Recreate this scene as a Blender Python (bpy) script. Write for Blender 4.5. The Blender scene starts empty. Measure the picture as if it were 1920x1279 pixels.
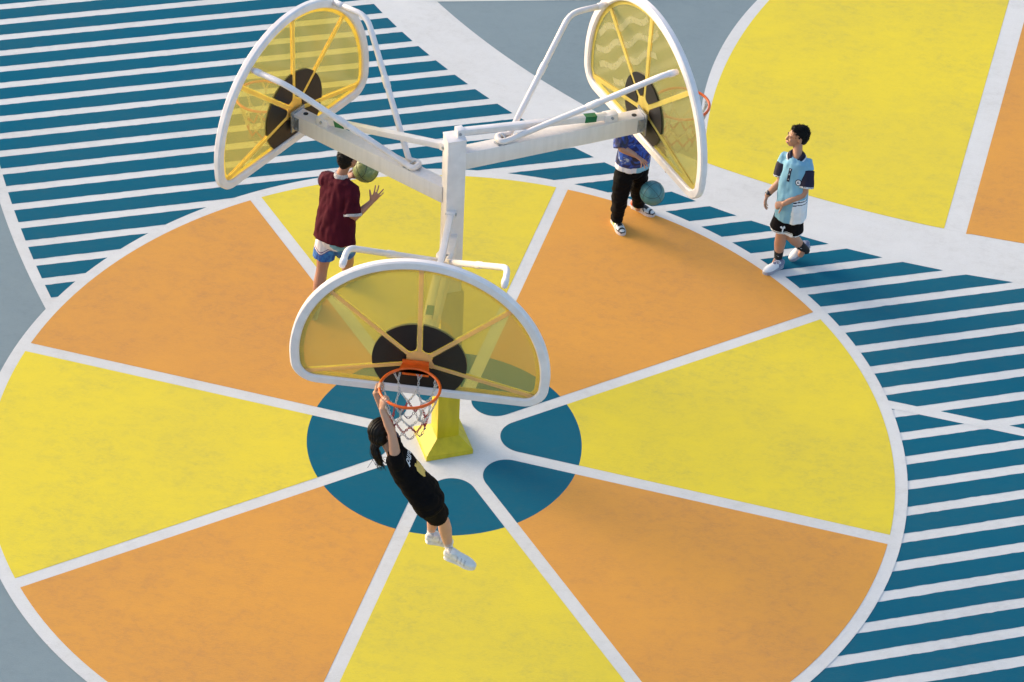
import bpy, bmesh, math, random
import numpy as np
from mathutils import Vector, Matrix, noise as mnoise
from mathutils.bvhtree import BVHTree
random.seed(7)
PI = math.pi
S = bpy.context.scene
COL = S.collection
V = lambda *a: np.array(a, float)
def unit(v):
    v = np.asarray(v, float); return v/np.linalg.norm(v)

# ------------------------------------------------------------------ materials
def nodes_of(name):
    m = bpy.data.materials.new(name); m.use_nodes = True
    return m, m.node_tree.nodes, m.node_tree.links, m.node_tree.nodes['Principled BSDF']
def hexlin(r, g, b):
    f = lambda c: c/12.92 if c <= .04045 else ((c+.055)/1.055)**2.4
    return (f(r/255), f(g/255), f(b/255))
def mat(name, col, rough=.5, var=.12, scale=30, bump=0., bscale=200, metal=0., sss=0., spec=.5, col2=None, sheen=0., stretch=None):
    """procedural material: base colour broken up by two noises, optional bump"""
    m, N, L, B = nodes_of(name)
    tc = N.new('ShaderNodeTexCoord')
    n1 = N.new('ShaderNodeTexNoise'); n1.inputs['Scale'].default_value = scale; n1.inputs['Detail'].default_value = 6
    if stretch:
        q = N.new('ShaderNodeMapping'); q.inputs['Scale'].default_value = stretch; L.new(tc.outputs['Object'], q.inputs['Vector']); L.new(q.outputs['Vector'], n1.inputs['Vector'])
    else: L.new(tc.outputs['Object'], n1.inputs['Vector'])
    r = N.new('ShaderNodeValToRGB')
    c = np.array(col); d = np.array(col2) if col2 else c*(1-var*1.6)
    r.color_ramp.elements[0].position = .3; r.color_ramp.elements[0].color = (*d, 1)
    r.color_ramp.elements[1].position = .62; r.color_ramp.elements[1].color = (*c, 1)
    L.new(n1.outputs['Fac'], r.inputs['Fac']); L.new(r.outputs['Color'], B.inputs['Base Color'])
    B.inputs['Roughness'].default_value = rough; B.inputs['Metallic'].default_value = metal
    B.inputs['Specular IOR Level'].default_value = spec
    if sss:
        B.inputs['Subsurface Weight'].default_value = sss; B.inputs['Subsurface Radius'].default_value = (.02, .008, .004)
        B.inputs['Subsurface Scale'].default_value = .5
    if sheen: B.inputs['Sheen Weight'].default_value = sheen
    if bump:
        n2 = N.new('ShaderNodeTexNoise'); n2.inputs['Scale'].default_value = bscale; n2.inputs['Detail'].default_value = 4
        L.new(tc.outputs['Object'], n2.inputs['Vector'])
        b = N.new('ShaderNodeBump'); b.inputs['Strength'].default_value = bump; b.inputs['Distance'].default_value = .01
        L.new(n2.outputs['Fac'], b.inputs['Height']); L.new(b.outputs['Normal'], B.inputs['Normal'])
    return m
def paint(name, col, worn, amount=.5, seed=0., fine=.12, dirt=(.12, .11, .10), dirt_amt=.25, rough=.75, spec=.2):
    """painted court surface: big soft worn clouds, fibrous roller streaks, sparse dirt flecks and fine grain"""
    m, N, L, B = nodes_of(name)
    tc = N.new('ShaderNodeTexCoord')
    mp = N.new('ShaderNodeMapping'); mp.inputs['Location'].default_value = (seed*3.1, seed*1.7, seed)
    L.new(tc.outputs['Object'], mp.inputs['Vector'])
    def nz(scale, detail=5, sc=(1, 1, 1), rot=0., rough_=.6):
        q = N.new('ShaderNodeMapping'); q.inputs['Scale'].default_value = sc; q.inputs['Rotation'].default_value = (0, 0, rot)
        L.new(mp.outputs['Vector'], q.inputs['Vector'])
        n = N.new('ShaderNodeTexNoise'); n.inputs['Scale'].default_value = scale; n.inputs['Detail'].default_value = detail
        n.inputs['Roughness'].default_value = rough_
        L.new(q.outputs['Vector'], n.inputs['Vector']); return n.outputs['Fac']
    def ramp(src, a, b):
        r = N.new('ShaderNodeMapRange'); r.inputs['From Min'].default_value = a; r.inputs['From Max'].default_value = b
        L.new(src, r.inputs['Value']); return r.outputs['Result']
    def math_(op, a, b):
        q = N.new('ShaderNodeMath'); q.operation = op
        for i, s in enumerate((a, b)):
            if isinstance(s, (int, float)): q.inputs[i].default_value = s
            else: L.new(s, q.inputs[i])
        return q.outputs[0]
    def mix(fac, a, b):
        q = N.new('ShaderNodeMix'); q.data_type = 'RGBA'
        if isinstance(fac, (int, float)): q.inputs['Factor'].default_value = fac
        else: L.new(fac, q.inputs['Factor'])
        for k, s in (('A', a), ('B', b)):
            sock = [i for i in q.inputs if i.name == k and i.type == 'RGBA'][0]
            if isinstance(s, tuple): sock.default_value = (*s, 1)
            else: L.new(s, sock)
        return [o for o in q.outputs if o.type == 'RGBA'][0]
    cloud = ramp(nz(.55, 4), .38, .66)
    mid = ramp(nz(3.5, 8, (1, 2.2, 1), .2, .68), .40, .68)
    streak = ramp(nz(26, 5, (1, 5, 1), .15), .40, .72)
    grain = ramp(nz(170, 2), .3, .7)
    blot = ramp(nz(8, 10, (1, 1.4, 1), .4, .78), .47, .72)
    w = math_('ADD', math_('MULTIPLY', cloud, .45), math_('MULTIPLY', math_('MULTIPLY', mid, streak), .75))
    w = math_('ADD', w, math_('MULTIPLY', math_('MULTIPLY', blot, ramp(nz(1.1, 4), .34, .60)), .85))
    w = math_('MULTIPLY', w, amount)
    c = mix(w, tuple(col), tuple(worn))
    g = math_('MULTIPLY', math_('SUBTRACT', grain, .5), fine)
    dark = mix(math_('ADD', g, fine*.5), c, tuple(np.array(worn)*.55))
    fleck = ramp(nz(38, 3, (1, 1.6, 1), .5), .70, .76)
    fl2 = math_('MULTIPLY', math_('MULTIPLY', fleck, ramp(nz(1.3, 3), .45, .6)), dirt_amt)
    out = mix(fl2, dark, tuple(dirt))
    L.new(out, B.inputs['Base Color'])
    B.inputs['Roughness'].default_value = rough; B.inputs['Specular IOR Level'].default_value = spec
    bp = N.new('ShaderNodeBump'); bp.inputs['Strength'].default_value = .35; bp.inputs['Distance'].default_value = .004
    L.new(math_('ADD', grain, streak), bp.inputs['Height']); L.new(bp.outputs['Normal'], B.inputs['Normal'])
    return m

M = {}
M['white_paint'] = paint('white court paint', (.675, .675, .675), (.54, .53, .52), .75, 1, .16, (.14, .125, .11), .8)
M['stripe_white'] = paint('white stripe paint', (.71, .71, .71), (.50, .49, .48), .8, 8, .2, (.12, .11, .10), .9)
M['yellow_paint'] = paint('yellow court paint', (.765, .605, .042), (.56, .46, .074), .82, 2, .12, (.25, .2, .05), .3)
M['orange_paint'] = paint('orange court paint', (.70, .322, .058), (.51, .24, .074), .78, 3, .12, (.3, .14, .05), .3)
M['blue_paint'] = paint('blue court paint', (.010, .117, .190), (.026, .120, .173), 1.0, 4, .1, (.02, .09, .13), .3, spec=.0)
M['grey_paint'] = paint('grey court paint', (.212, .275, .305), (.172, .225, .255), .8, 5, .12, (.1, .1, .1), .3)
M['metal_white'] = mat('white painted steel', (.82, .755, .745), .35, .07, 9, .03, 60)
M['beam_white'] = mat('weathered white paint on the beam', (.80, .74, .715), .45, .05, 1, .03, 80, stretch=(26, 26, 2.2))
M['pole_yellow'] = mat('yellow painted steel', (.58, .455, .012), .45, .14, 1, .05, 60, stretch=(14, 14, 3))
M['rim_orange'] = mat('orange painted steel', (.86, .125, .008), .4, .12, 20, .03, 90)
M['green'] = mat('green sticker', (.006, .16, .05), .4, .15, 30)
M['steel'] = mat('galvanised steel', (.45, .47, .50), .35, .2, 40, .03, 100, metal=.8)
M['hole_shade'] = mat('painted shade of the beam hole', (.02, .02, .022), .8)  # near-black colour painted as the shade inside a hole
M['chain'] = mat('bare steel chain', (.66, .67, .70), .35, .2, 60, metal=.55)
M['chain_red'] = mat('red painted chain', (.50, .025, .04), .4, .2, 60, metal=.2)
M['chain_blue'] = mat('mauve painted chain', (.16, .13, .22), .4, .2, 60, metal=.2)
M['black_print'] = mat('black printed glass', (.008, .006, .007), .4, .2, 20)
def glassmat():
    m, N, L, B = nodes_of('yellow tinted acrylic')
    N.remove(B); out = N['Material Output']
    tr = N.new('ShaderNodeBsdfTransparent'); tr.inputs['Color'].default_value = (.93, .88, .42, 1)
    df = N.new('ShaderNodeBsdfDiffuse'); tl = N.new('ShaderNodeBsdfTranslucent')
    n = N.new('ShaderNodeTexNoise'); n.inputs['Scale'].default_value = 3.5; n.inputs['Detail'].default_value = 8
    tc = N.new('ShaderNodeTexCoord'); L.new(tc.outputs['Object'], n.inputs['Vector'])
    r = N.new('ShaderNodeValToRGB'); L.new(n.outputs['Fac'], r.inputs['Fac'])
    r.color_ramp.elements[0].color = (.54, .485, .24, 1); r.color_ramp.elements[1].color = (.63, .565, .30, 1)
    L.new(r.outputs['Color'], df.inputs['Color']); L.new(r.outputs['Color'], tl.inputs['Color'])
    a = N.new('ShaderNodeMixShader'); a.inputs[0].default_value = .32; L.new(df.outputs[0], a.inputs[1]); L.new(tl.outputs[0], a.inputs[2])
    b = N.new('ShaderNodeMixShader'); L.new(tr.outputs[0], b.inputs[1]); L.new(a.outputs[0], b.inputs[2])
    rr = N.new('ShaderNodeMapRange'); rr.inputs['To Min'].default_value = .25; rr.inputs['To Max'].default_value = .37
    L.new(n.outputs['Fac'], rr.inputs['Value']); L.new(rr.outputs['Result'], b.inputs[0])
    gl = N.new('ShaderNodeBsdfGlossy'); gl.inputs['Roughness'].default_value = .06
    lw = N.new('ShaderNodeLayerWeight'); pw = N.new('ShaderNodeMath'); pw.operation = 'POWER'; pw.inputs[1].default_value = 4.; L.new(lw.outputs['Facing'], pw.inputs[0]); fr = N.new('ShaderNodeMapRange'); fr.inputs['To Min'].default_value = .035; fr.inputs['To Max'].default_value = .6; L.new(pw.outputs[0], fr.inputs['Value'])
    c = N.new('ShaderNodeMixShader'); L.new(fr.outputs[0], c.inputs[0]); L.new(b.outputs[0], c.inputs[1]); L.new(gl.outputs[0], c.inputs[2])
    L.new(c.outputs[0], out.inputs['Surface']); return m
M['glass'] = glassmat()
def filmmat(name, col, trans=.5, clear=0.):
    m, N, L, B = nodes_of(name); N.remove(B); out = N['Material Output']
    n = N.new('ShaderNodeTexNoise'); n.inputs['Scale'].default_value = 12; tc = N.new('ShaderNodeTexCoord'); L.new(tc.outputs['Object'], n.inputs['Vector'])
    r = N.new('ShaderNodeValToRGB'); L.new(n.outputs['Fac'], r.inputs['Fac'])
    r.color_ramp.elements[0].color = (*(np.array(col)*.85), 1); r.color_ramp.elements[1].color = (*col, 1)
    df = N.new('ShaderNodeBsdfDiffuse'); tl = N.new('ShaderNodeBsdfTranslucent'); tr = N.new('ShaderNodeBsdfTransparent')
    L.new(r.outputs['Color'], df.inputs['Color']); L.new(r.outputs['Color'], tl.inputs['Color'])
    a = N.new('ShaderNodeMixShader'); a.inputs[0].default_value = trans; L.new(df.outputs[0], a.inputs[1]); L.new(tl.outputs[0], a.inputs[2])
    b = N.new('ShaderNodeMixShader'); b.inputs[0].default_value = clear; L.new(a.outputs[0], b.inputs[1]); L.new(tr.outputs[0], b.inputs[2])
    L.new(b.outputs[0], out.inputs['Surface']); return m
M['film'] = filmmat('yellow printed film', (.97, .85, .30), .65)
M['peach_film'] = filmmat('peach front face of the printed film', (.95, .62, .28), .45)
M['wave_reflection_film'] = filmmat('faint painted wave reflection', (.80, .76, .56), .5, .66)  # pale colour standing in for a reflection in the glass

# ------------------------------------------------------------------ mesh builder
class MB:
    def __init__(s): s.v = []; s.f = []; s.mi = []
    def add(s, vs, fs, mi=0):
        o = len(s.v); s.v.extend([tuple(map(float, q)) for q in vs]); s.f.extend([tuple(o+i for i in q) for q in fs]); s.mi.extend([mi]*len(fs))
    def loft(s, path, rad, side=(1, 0, 0), n=14, cap=('round', 'round'), mi=0):
        P = [np.asarray(p, float) for p in path]
        R = [(r, r) if np.isscalar(r) else tuple(r) for r in rad]
        T = [unit(P[min(i+1, len(P)-1)]-P[max(i-1, 0)]) for i in range(len(P))]
        rows = []
        def hemi(p, r, t, sgn):
            h = min(r); return [(p+t*sgn*h*math.sin(a), (r[0]*math.cos(a), r[1]*math.cos(a)), t) for a in (math.radians(30), math.radians(58), math.radians(80))]
        if cap[0] == 'round': rows += hemi(P[0], R[0], T[0], -1)[::-1]
        rows += list(zip(P, R, T))
        if cap[1] == 'round': rows += hemi(P[-1], R[-1], T[-1], 1)
        vs = []; side = np.asarray(side, float)
        for p, r, t in rows:
            sv = side-t*(side@t)
            if np.linalg.norm(sv) < 1e-4: sv = np.cross(t, (0, 0, 1)) if abs(t[2]) < .9 else np.cross(t, (1, 0, 0))
            sv = unit(sv); ov = np.cross(t, sv)
            for k in range(n):
                a = 2*PI*k/n; vs.append(p+sv*r[0]*math.cos(a)+ov*r[1]*math.sin(a))
        fs = []
        for i in range(len(rows)-1):
            for k in range(n):
                fs.append((i*n+k, i*n+(k+1) % n, (i+1)*n+(k+1) % n, (i+1)*n+k))
        if cap[0]: fs.append(tuple(range(n))[::-1])
        if cap[1]: fs.append(tuple((len(rows)-1)*n+k for k in range(n)))
        s.add(vs, fs, mi)
    def ell(s, c, r, ax=None, nu=14, nv=9, mi=0):
        ax = np.eye(3) if ax is None else np.array([unit(a) for a in ax])
        vs = [np.array(c)+ax[2]*r[2]]; fs = []
        for j in range(1, nv):
            th = PI*j/nv
            for i in range(nu):
                a = 2*PI*i/nu
                vs.append(np.array(c)+ax[0]*r[0]*math.sin(th)*math.cos(a)+ax[1]*r[1]*math.sin(th)*math.sin(a)+ax[2]*r[2]*math.cos(th))
        vs.append(np.array(c)-ax[2]*r[2]); e = len(vs)-1
        for i in range(nu):
            fs.append((0, 1+i, 1+(i+1) % nu)); fs.append((e, 1+(nv-2)*nu+(i+1) % nu, 1+(nv-2)*nu+i))
        for j in range(nv-2):
            for i in range(nu):
                fs.append((1+j*nu+i, 1+(j+1)*nu+i, 1+(j+1)*nu+(i+1) % nu, 1+j*nu+(i+1) % nu))
        s.add(vs, fs, mi)
    def box(s, c, half, ax=None, mi=0, bev=0.):
        ax = np.eye(3) if ax is None else np.array([unit(a) for a in ax]); c = np.array(c, float)
        bm = bmesh.new(); bmesh.ops.create_cube(bm, size=2)
        for q in bm.verts: q.co = Vector((q.co.x*half[0], q.co.y*half[1], q.co.z*half[2]))
        if bev: bmesh.ops.bevel(bm, geom=bm.edges[:], offset=bev, segments=2, affect='EDGES', profile=.5)
        bm.verts.index_update()
        s.add([c+ax[0]*q.co.x+ax[1]*q.co.y+ax[2]*q.co.z for q in bm.verts], [[q.index for q in f.verts] for f in bm.faces], mi); bm.free()
    def tube(s, pts, r, n=10, mi=0, closed=False):
        P = [np.asarray(p, float) for p in pts]; m = len(P); vs = []; fs = []; sv = None
        for i in range(m):
            t = unit(P[(i+1) % m]-P[i-1]) if closed else unit(P[min(i+1, m-1)]-P[max(i-1, 0)])
            if sv is None: sv = np.cross(t, (0, 0, 1)) if abs(t[2]) < .9 else np.cross(t, (1, 0, 0))
            sv = unit(sv-t*(sv@t)); ov = np.cross(t, sv); rr = r[i] if hasattr(r, '__len__') else r
            for k in range(n):
                a = 2*PI*k/n; vs.append(P[i]+rr*(sv*math.cos(a)+ov*math.sin(a)))
        for i in range(m if closed else m-1):
            j = (i+1) % m
            for k in range(n): fs.append((i*n+k, i*n+(k+1) % n, j*n+(k+1) % n, j*n+k))
        if not closed: fs += [tuple(range(n))[::-1], tuple((m-1)*n+k for k in range(n))]
        s.add(vs, fs, mi)
    def slab(s, poly, fn, t0, t1, mi=0):
        """polygon in plane coords, fn(x,y,depth)->world, extruded between two depths"""
        n = len(poly)
        vs = [fn(x, y, t0) for x, y in poly]+[fn(x, y, t1) for x, y in poly]
        s.add(vs, [tuple(range(n))[::-1], tuple(range(n, 2*n))]+[(i, (i+1) % n, n+(i+1) % n, n+i) for i in range(n)], mi)
    def mesh(s, name):
        me = bpy.data.meshes.new(name); me.from_pydata(s.v, [], s.f); me.update()
        return me
    def build(s, name, mats, parent=None, smooth=False, origin=None, fixn=True):
        me = s.mesh(name)
        for m in (mats if isinstance(mats, list) else [mats]): me.materials.append(m)
        if len(set(s.mi)) > 1: me.polygons.foreach_set('material_index', s.mi)
        return link(name, me, parent, smooth, origin, fixn)
def link(name, me, parent=None, smooth=False, origin=None, fixn=True):
    bm = bmesh.new(); bm.from_mesh(me)
    if fixn: bmesh.ops.recalc_face_normals(bm, faces=bm.faces[:])
    bm.to_mesh(me); bm.free()
    if smooth: me.polygons.foreach_set('use_smooth', [True]*len(me.polygons))
    if smooth == 'auto': me.set_sharp_from_angle(angle=math.radians(40))
    o = bpy.data.objects.new(name, me); COL.objects.link(o)
    if origin is not None:
        me.transform(Matrix.Translation(-Vector(origin))); o.location = origin
    if parent:
        o.parent = parent
        pw = Vector((0, 0, 0)); q = parent
        while q: pw += q.location; q = q.parent
        o.location = Vector(o.location)-pw
    return o
def remesh(mb, vox, smooth=3):
    """one continuous skin over overlapping closed shapes (voxel union)"""
    o = bpy.data.objects.new('tmp', mb.mesh('tmp')); COL.objects.link(o)
    m = o.modifiers.new('r', 'REMESH'); m.mode = 'VOXEL'; m.voxel_size = vox; m.use_smooth_shade = True
    if smooth:
        q = o.modifiers.new('s', 'SMOOTH'); q.iterations = smooth; q.factor = .5
    dg = bpy.context.evaluated_depsgraph_get(); dg.update()
    me = bpy.data.meshes.new_from_object(o.evaluated_get(dg))
    old = o.data; bpy.data.objects.remove(o); bpy.data.meshes.remove(old)
    return me
def fold(me, amp, f=(14, 14, 4), seed=0., fine=.35, M3=None):
    """cloth folds: push vertices along their normals by stretched noise"""
    out = []
    for v in me.vertices:
        p = v.co if M3 is None else M3 @ v.co
        a = mnoise.noise(Vector((p.x*f[0]+seed, p.y*f[1], p.z*f[2])))
        b = mnoise.noise(Vector((p.x*f[0]*2.3, p.y*f[1]*2.3+seed, p.z*f[2]*2.6)))
        out.append(v.co+v.normal*amp*(a+fine*b))
    for v, c in zip(me.vertices, out): v.co = c
    me.update()
def colour(me, mats, fn):
    for m in mats: me.materials.append(m)
    me.polygons.foreach_set('material_index', [fn(np.array(p.center)) for p in me.polygons])
def tag(o, label=None, cat=None, group=None, kind=None):
    if label: o['label'] = label
    if cat: o['category'] = cat
    if group: o['group'] = group
    if kind: o['kind'] = kind
    return o

# ------------------------------------------------------------------ ground and painted markings
def sheet(name, polys, z, m, jit=0.):
    bm = bmesh.new()
    for poly in polys:
        vs = [bm.verts.new((x, y, z)) for x, y in poly]
        bm.faces.new(vs)
    bmesh.ops.triangulate(bm, faces=bm.faces[:])
    bmesh.ops.recalc_face_normals(bm, faces=bm.faces[:])
    if bm.faces and sum(f.normal.z for f in bm.faces) < 0: bmesh.ops.reverse_faces(bm, faces=bm.faces[:])
    me = bpy.data.meshes.new(name); bm.to_mesh(me); bm.free(); me.materials.append(m)
    o = bpy.data.objects.new(name, me); COL.objects.link(o); return tag(o, kind='structure')
def arc_y(c, r, y0, y1, sgn, n=60):      # points of a circle's left (-1) or right (+1) side by y
    return [(c[0]+sgn*math.sqrt(max(0, r*r-(y-c[1])**2)), y) for y in np.linspace(y0, y1, n)]
def arc_x(c, r, x0, x1, sgn, n=60):
    return [(x, c[1]+sgn*math.sqrt(max(0, r*r-(x-c[0])**2))) for x in np.linspace(x0, x1, n)]
LO = ((9.788, 8.674), 15.362); LI = ((13.278, 10.091), 19.021)
UL = ((6.823, 11.992), 9.356); UU = ((7.821, 12.923), 10.054); YB = ((7.563, 14.258), 11.057)
R2O = ((8.157, 4.889), 5.778); R2I = ((9.649, 4.357), 7.232)
g = bpy.data.meshes.new('ground'); g.from_pydata([(-120, -120, 0), (120, -120, 0), (120, 120, 0), (-120, 120, 0)], [], [(0, 1, 2, 3)])
g.materials.append(M['grey_paint']); go = bpy.data.objects.new('ground', g); COL.objects.link(go); tag(go, kind='structure')
yb = arc_x(*YB, 2.41, 12, -1)
white = arc_y(*LO, 1.0, 9.5, -1)+arc_y(*UU, 9.5, 4.47, -1)+yb+[(12, -7), (1.5, -7), (1.0, -3.5), (-3, .5)]
sheet('white_court_paint', [white], .0012, M['white_paint'])
# blue stripes: parallel bands fanning very slightly across the field
s_ = (-2.7048622, -.89457393, 3.08540673, -.0019151, .00045465, .00617436)
def ph_y(x, ph):
    A = s_[5]; B = s_[2]+s_[3]*x; C = s_[0]+s_[1]*x+s_[4]*x*x-ph
    return (-B+math.sqrt(B*B-4*A*C))/(2*A)
def inside(x, ph):
    y = ph_y(x, ph)
    return math.hypot(x-LI[0][0], y-LI[0][1]) < LI[1] and math.hypot(x-UL[0][0], y-UL[0][1]) > UL[1] and -6.5 < y < 9.4
def span(ph):
    xs = np.arange(-6, 11.95, .04); ok = [inside(x, ph) for x in xs]
    if not any(ok): return None
    i = ok.index(True); j = i
    while j+1 < len(xs) and ok[j+1]: j += 1
    def bis(a, b):
        for _ in range(25):
            m = (a+b)/2
            if inside(m, ph): a = m
            else: b = m
        return a
    return (bis(xs[i], xs[i]-.04) if i else xs[0], bis(xs[j], xs[j]+.04) if j+1 < len(xs) else xs[-1])
stripes = []
for i in range(-24, 32):
    a, b = span(i), span(i+.655)
    if not a or not b: continue
    n = max(8, int(max(a[1]-a[0], b[1]-b[0])/.05)); lo = []; hi = []
    for t in np.linspace(0, 1, n):
        e = 0 if t in (0., 1.) else 1
        x = a[0]+(a[1]-a[0])*t; lo.append((x, ph_y(x, i)+e*(random.gauss(0, .0016)+.003*mnoise.noise(Vector((x*3, i*7.3, 0))))))
        x = b[0]+(b[1]-b[0])*t; hi.append((x, ph_y(x, i+.655)+e*(random.gauss(0, .0016)+.003*mnoise.noise(Vector((x*3, i*5.1, 9))))))
    for k in range(n-1): stripes.append([lo[k], lo[k+1], hi[k+1], hi[k]])
sheet('blue_stripe_paint', stripes, .0024, M['blue_paint'])
# thin white crossing line and the line along the far grey field
def strip(a, b, w):
    a, b = np.array(a), np.array(b); d = unit(b-a); q = np.array((-d[1], d[0]))*w/2
    return [tuple(a-q), tuple(b-q), tuple(b+q), tuple(a+q)]
sheet('white_line_paint', [strip((3.6, .925), (9.5, -.50), .105), strip((-.62, 7.30), (4.2, 7.88), .15)], .0034, M['white_paint'])
# the second round court beyond
top = 9.5
sheet('far_ring_paint', [arc_y(*R2O, 4.47, top, -1)+[(12, top)]+yb[::-1]], .0018, M['white_paint'])
def xl(y): return 4.78+(y-3.56)*.2609
def xr(y): return 4.99+(y-3.49)*.2613
sheet('far_yellow_paint', [arc_y(*R2I, 4.50, top, -1)+[(xl(top), top), (4.78, 3.56)]+arc_x(*YB, 4.7, 2.45, -1, 30)], .0030, M['yellow_paint'])
sheet('far_orange_paint', [[(4.99, 3.49), (xr(top), top), (12, top)]+arc_x(*YB, 12, 5.05, -1, 30)], .0030, M['orange_paint'])
# the round court: white disc, eight coloured sectors, blue petals
TH0 = math.radians(120.98)
circ = lambda r, n=220: [(r*math.cos(2*PI*k/n), r*math.sin(2*PI*k/n)) for k in range(n)]
sheet('round_court_white_paint', [circ(4.112)], .0044, M['white_paint'])
def sector(a0, a1, hw, r0, r1, tip=None, rho=None, n=28):
    """sector between two spokes (half width hw) from r0 (or a rounded inner tip) out to r1"""
    pts = []
    d0, d1 = math.asin(hw/r1), math.asin(hw/r1)
    for a in np.linspace(a0+d0, a1-d1, n): pts.append((r1*math.cos(a), r1*math.sin(a)))
    mid = (a0+a1)/2
    if rho is not None:
        h = (a1-a0)/2; D = (rho+hw)/math.sin(h); c = (D*math.cos(mid), D*math.sin(mid))
        for a in np.linspace(a1+PI/2, a0+3*PI/2, 22): pts.append((c[0]+rho*math.cos(a), c[1]+rho*math.sin(a)))
    else:
        e0 = math.asin(hw/r0)
        for a in np.linspace(a1-e0, a0+e0, n): pts.append((r0*math.cos(a), r0*math.sin(a)))
    return pts
sec = {0: [], 1: []}
petals = []
for k in range(8):
    a1 = TH0-k*PI/4; a0 = a1-PI/4
    sec[k % 2].append(sector(a0, a1, .06, 1.222, 4.0))
    petals.append(sector(a0, a1, .06, 0, 1.222, rho=.213))
sheet('round_court_yellow_paint', sec[0], .0056, M['yellow_paint'])
sheet('round_court_orange_paint', sec[1], .0056, M['orange_paint'])
sheet('round_court_blue_paint', petals, .0056, M['blue_paint'])

# ------------------------------------------------------------------ basketball stand
AZ = math.radians(-95.37); RHO = 1.6794; ZS = (2.2805, 3.0688, 2.7075)
stand = bpy.data.objects.new('basketball_stand', None); COL.objects.link(stand)
tag(stand, 'three-way basketball stand with a yellow lower post and three yellow tinted fan shaped backboards', 'basketball stand')
PZ = math.radians(19)
pax = [V(math.cos(PZ), math.sin(PZ), 0), V(-math.sin(PZ), math.cos(PZ), 0), V(0, 0, 1)]
b = MB(); b.box((0, 0, 2.5), (.078, .078, .79), pax, bev=.006); b.box((0, 0, 3.293), (.080, .080, .008), pax, bev=.003); b.build('pole', M['metal_white'], stand, 'auto')
b = MB(); b.box((0, 0, .905), (.1, .1, .84), pax, bev=.006); b.build('lower_post', M['pole_yellow'], stand, 'auto')
b = MB()
def frus(z0, h0, z1, h1):
    vs = [tuple(pax[0]*sx*h+pax[1]*sy*h+(V(-.012, -.025, z) if h > .15 else V(0, 0, z))) for z, h in ((z0, h0), (z1, h1)) for sx, sy in ((-1, -1), (1, -1), (1, 1), (-1, 1))]
    b.add(vs, [(3, 2, 1, 0), (4, 5, 6, 7)]+[(i, (i+1) % 4, 4+(i+1) % 4, 4+i) for i in range(4)])
frus(.005, .214, .052, .214); frus(.053, .2138, .130, .101)
b.build('base', M['pole_yellow'], stand)

def outline(n=120, inset=0.):
    """fan-shaped backboard outline (side, height) around the mounting point"""
    pts = []
    for a in np.linspace(0, PI, 73): pts.append((1.03*math.cos(a), .035+1.03*math.sin(a)))
    for a in np.linspace(PI, 1.5*PI, 14): pts.append((-.82+.205*math.cos(a), -.048+.205*math.sin(a)))
    for x in np.linspace(-.7, .7, 16): pts.append((x, -.253))
    for a in np.linspace(1.5*PI, 2*PI, 14): pts.append((.82+.205*math.cos(a), -.048+.205*math.sin(a)))
    P = np.array(pts); d = np.r_[0, np.cumsum(np.hypot(*np.diff(np.r_[P, P[:1]], axis=0).T))]
    Q = np.r_[P, P[:1]]; t = np.linspace(0, d[-1], n, endpoint=False)
    R = np.c_[np.interp(t, d, Q[:, 0]), np.interp(t, d, Q[:, 1])]
    T = np.roll(R, -1, 0)-np.roll(R, 1, 0); T /= np.linalg.norm(T, axis=1)[:, None]
    Nn = np.c_[-T[:, 1], T[:, 0]]                     # inward for a counter-clockwise outline
    return R+Nn*inset, Nn
FW = .078; FD = .062
INNER = outline(160, FW-.012)[0]
def ray_in(hub, ang, poly):
    d = V(math.cos(ang), math.sin(ang)); best = 9
    for p, q in zip(poly, np.roll(poly, -1, 0)):
        e = q-p; den = d[0]*e[1]-d[1]*e[0]
        if abs(den) < 1e-9: continue
        w = p-hub; t = (w[0]*e[1]-w[1]*e[0])/den; u_ = (w[0]*d[1]-w[1]*d[0])/den
        if t > 0 and 0 <= u_ <= 1: best = min(best, t)
    return best
def clip_y(poly, y0):
    out = []
    for (a, b_) in zip(poly, poly[1:]+poly[:1]):
        ia, ib = a[1] >= y0, b_[1] >= y0
        if ia: out.append(a)
        if ia != ib:
            t = (y0-a[1])/(b_[1]-a[1]); out.append((a[0]+t*(b_[0]-a[0]), y0))
    return out
def smooth_path(pts, r=.08, n=6):
    """polyline with rounded corners"""
    P = [np.asarray(p, float) for p in pts]; out = [P[0]]
    for i in range(1, len(P)-1):
        a = unit(P[i-1]-P[i]); c = unit(P[i+1]-P[i]); rr = min(r, .45*np.linalg.norm(P[i-1]-P[i]), .45*np.linalg.norm(P[i+1]-P[i]))
        for t in np.linspace(0, 1, n): out.append((1-t)**2*(P[i]+a*rr)+2*t*(1-t)*P[i]+t*t*(P[i]+c*rr))
    out.append(P[-1]); return out
HUB = V(0, .07)
SPK = [math.radians(a) for a in (90, 41, -13.5, 193.5, 139)]
lever_z = {0: (2.575, .10), 1: (3.335, .10), 2: (3.165, .10)}
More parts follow.
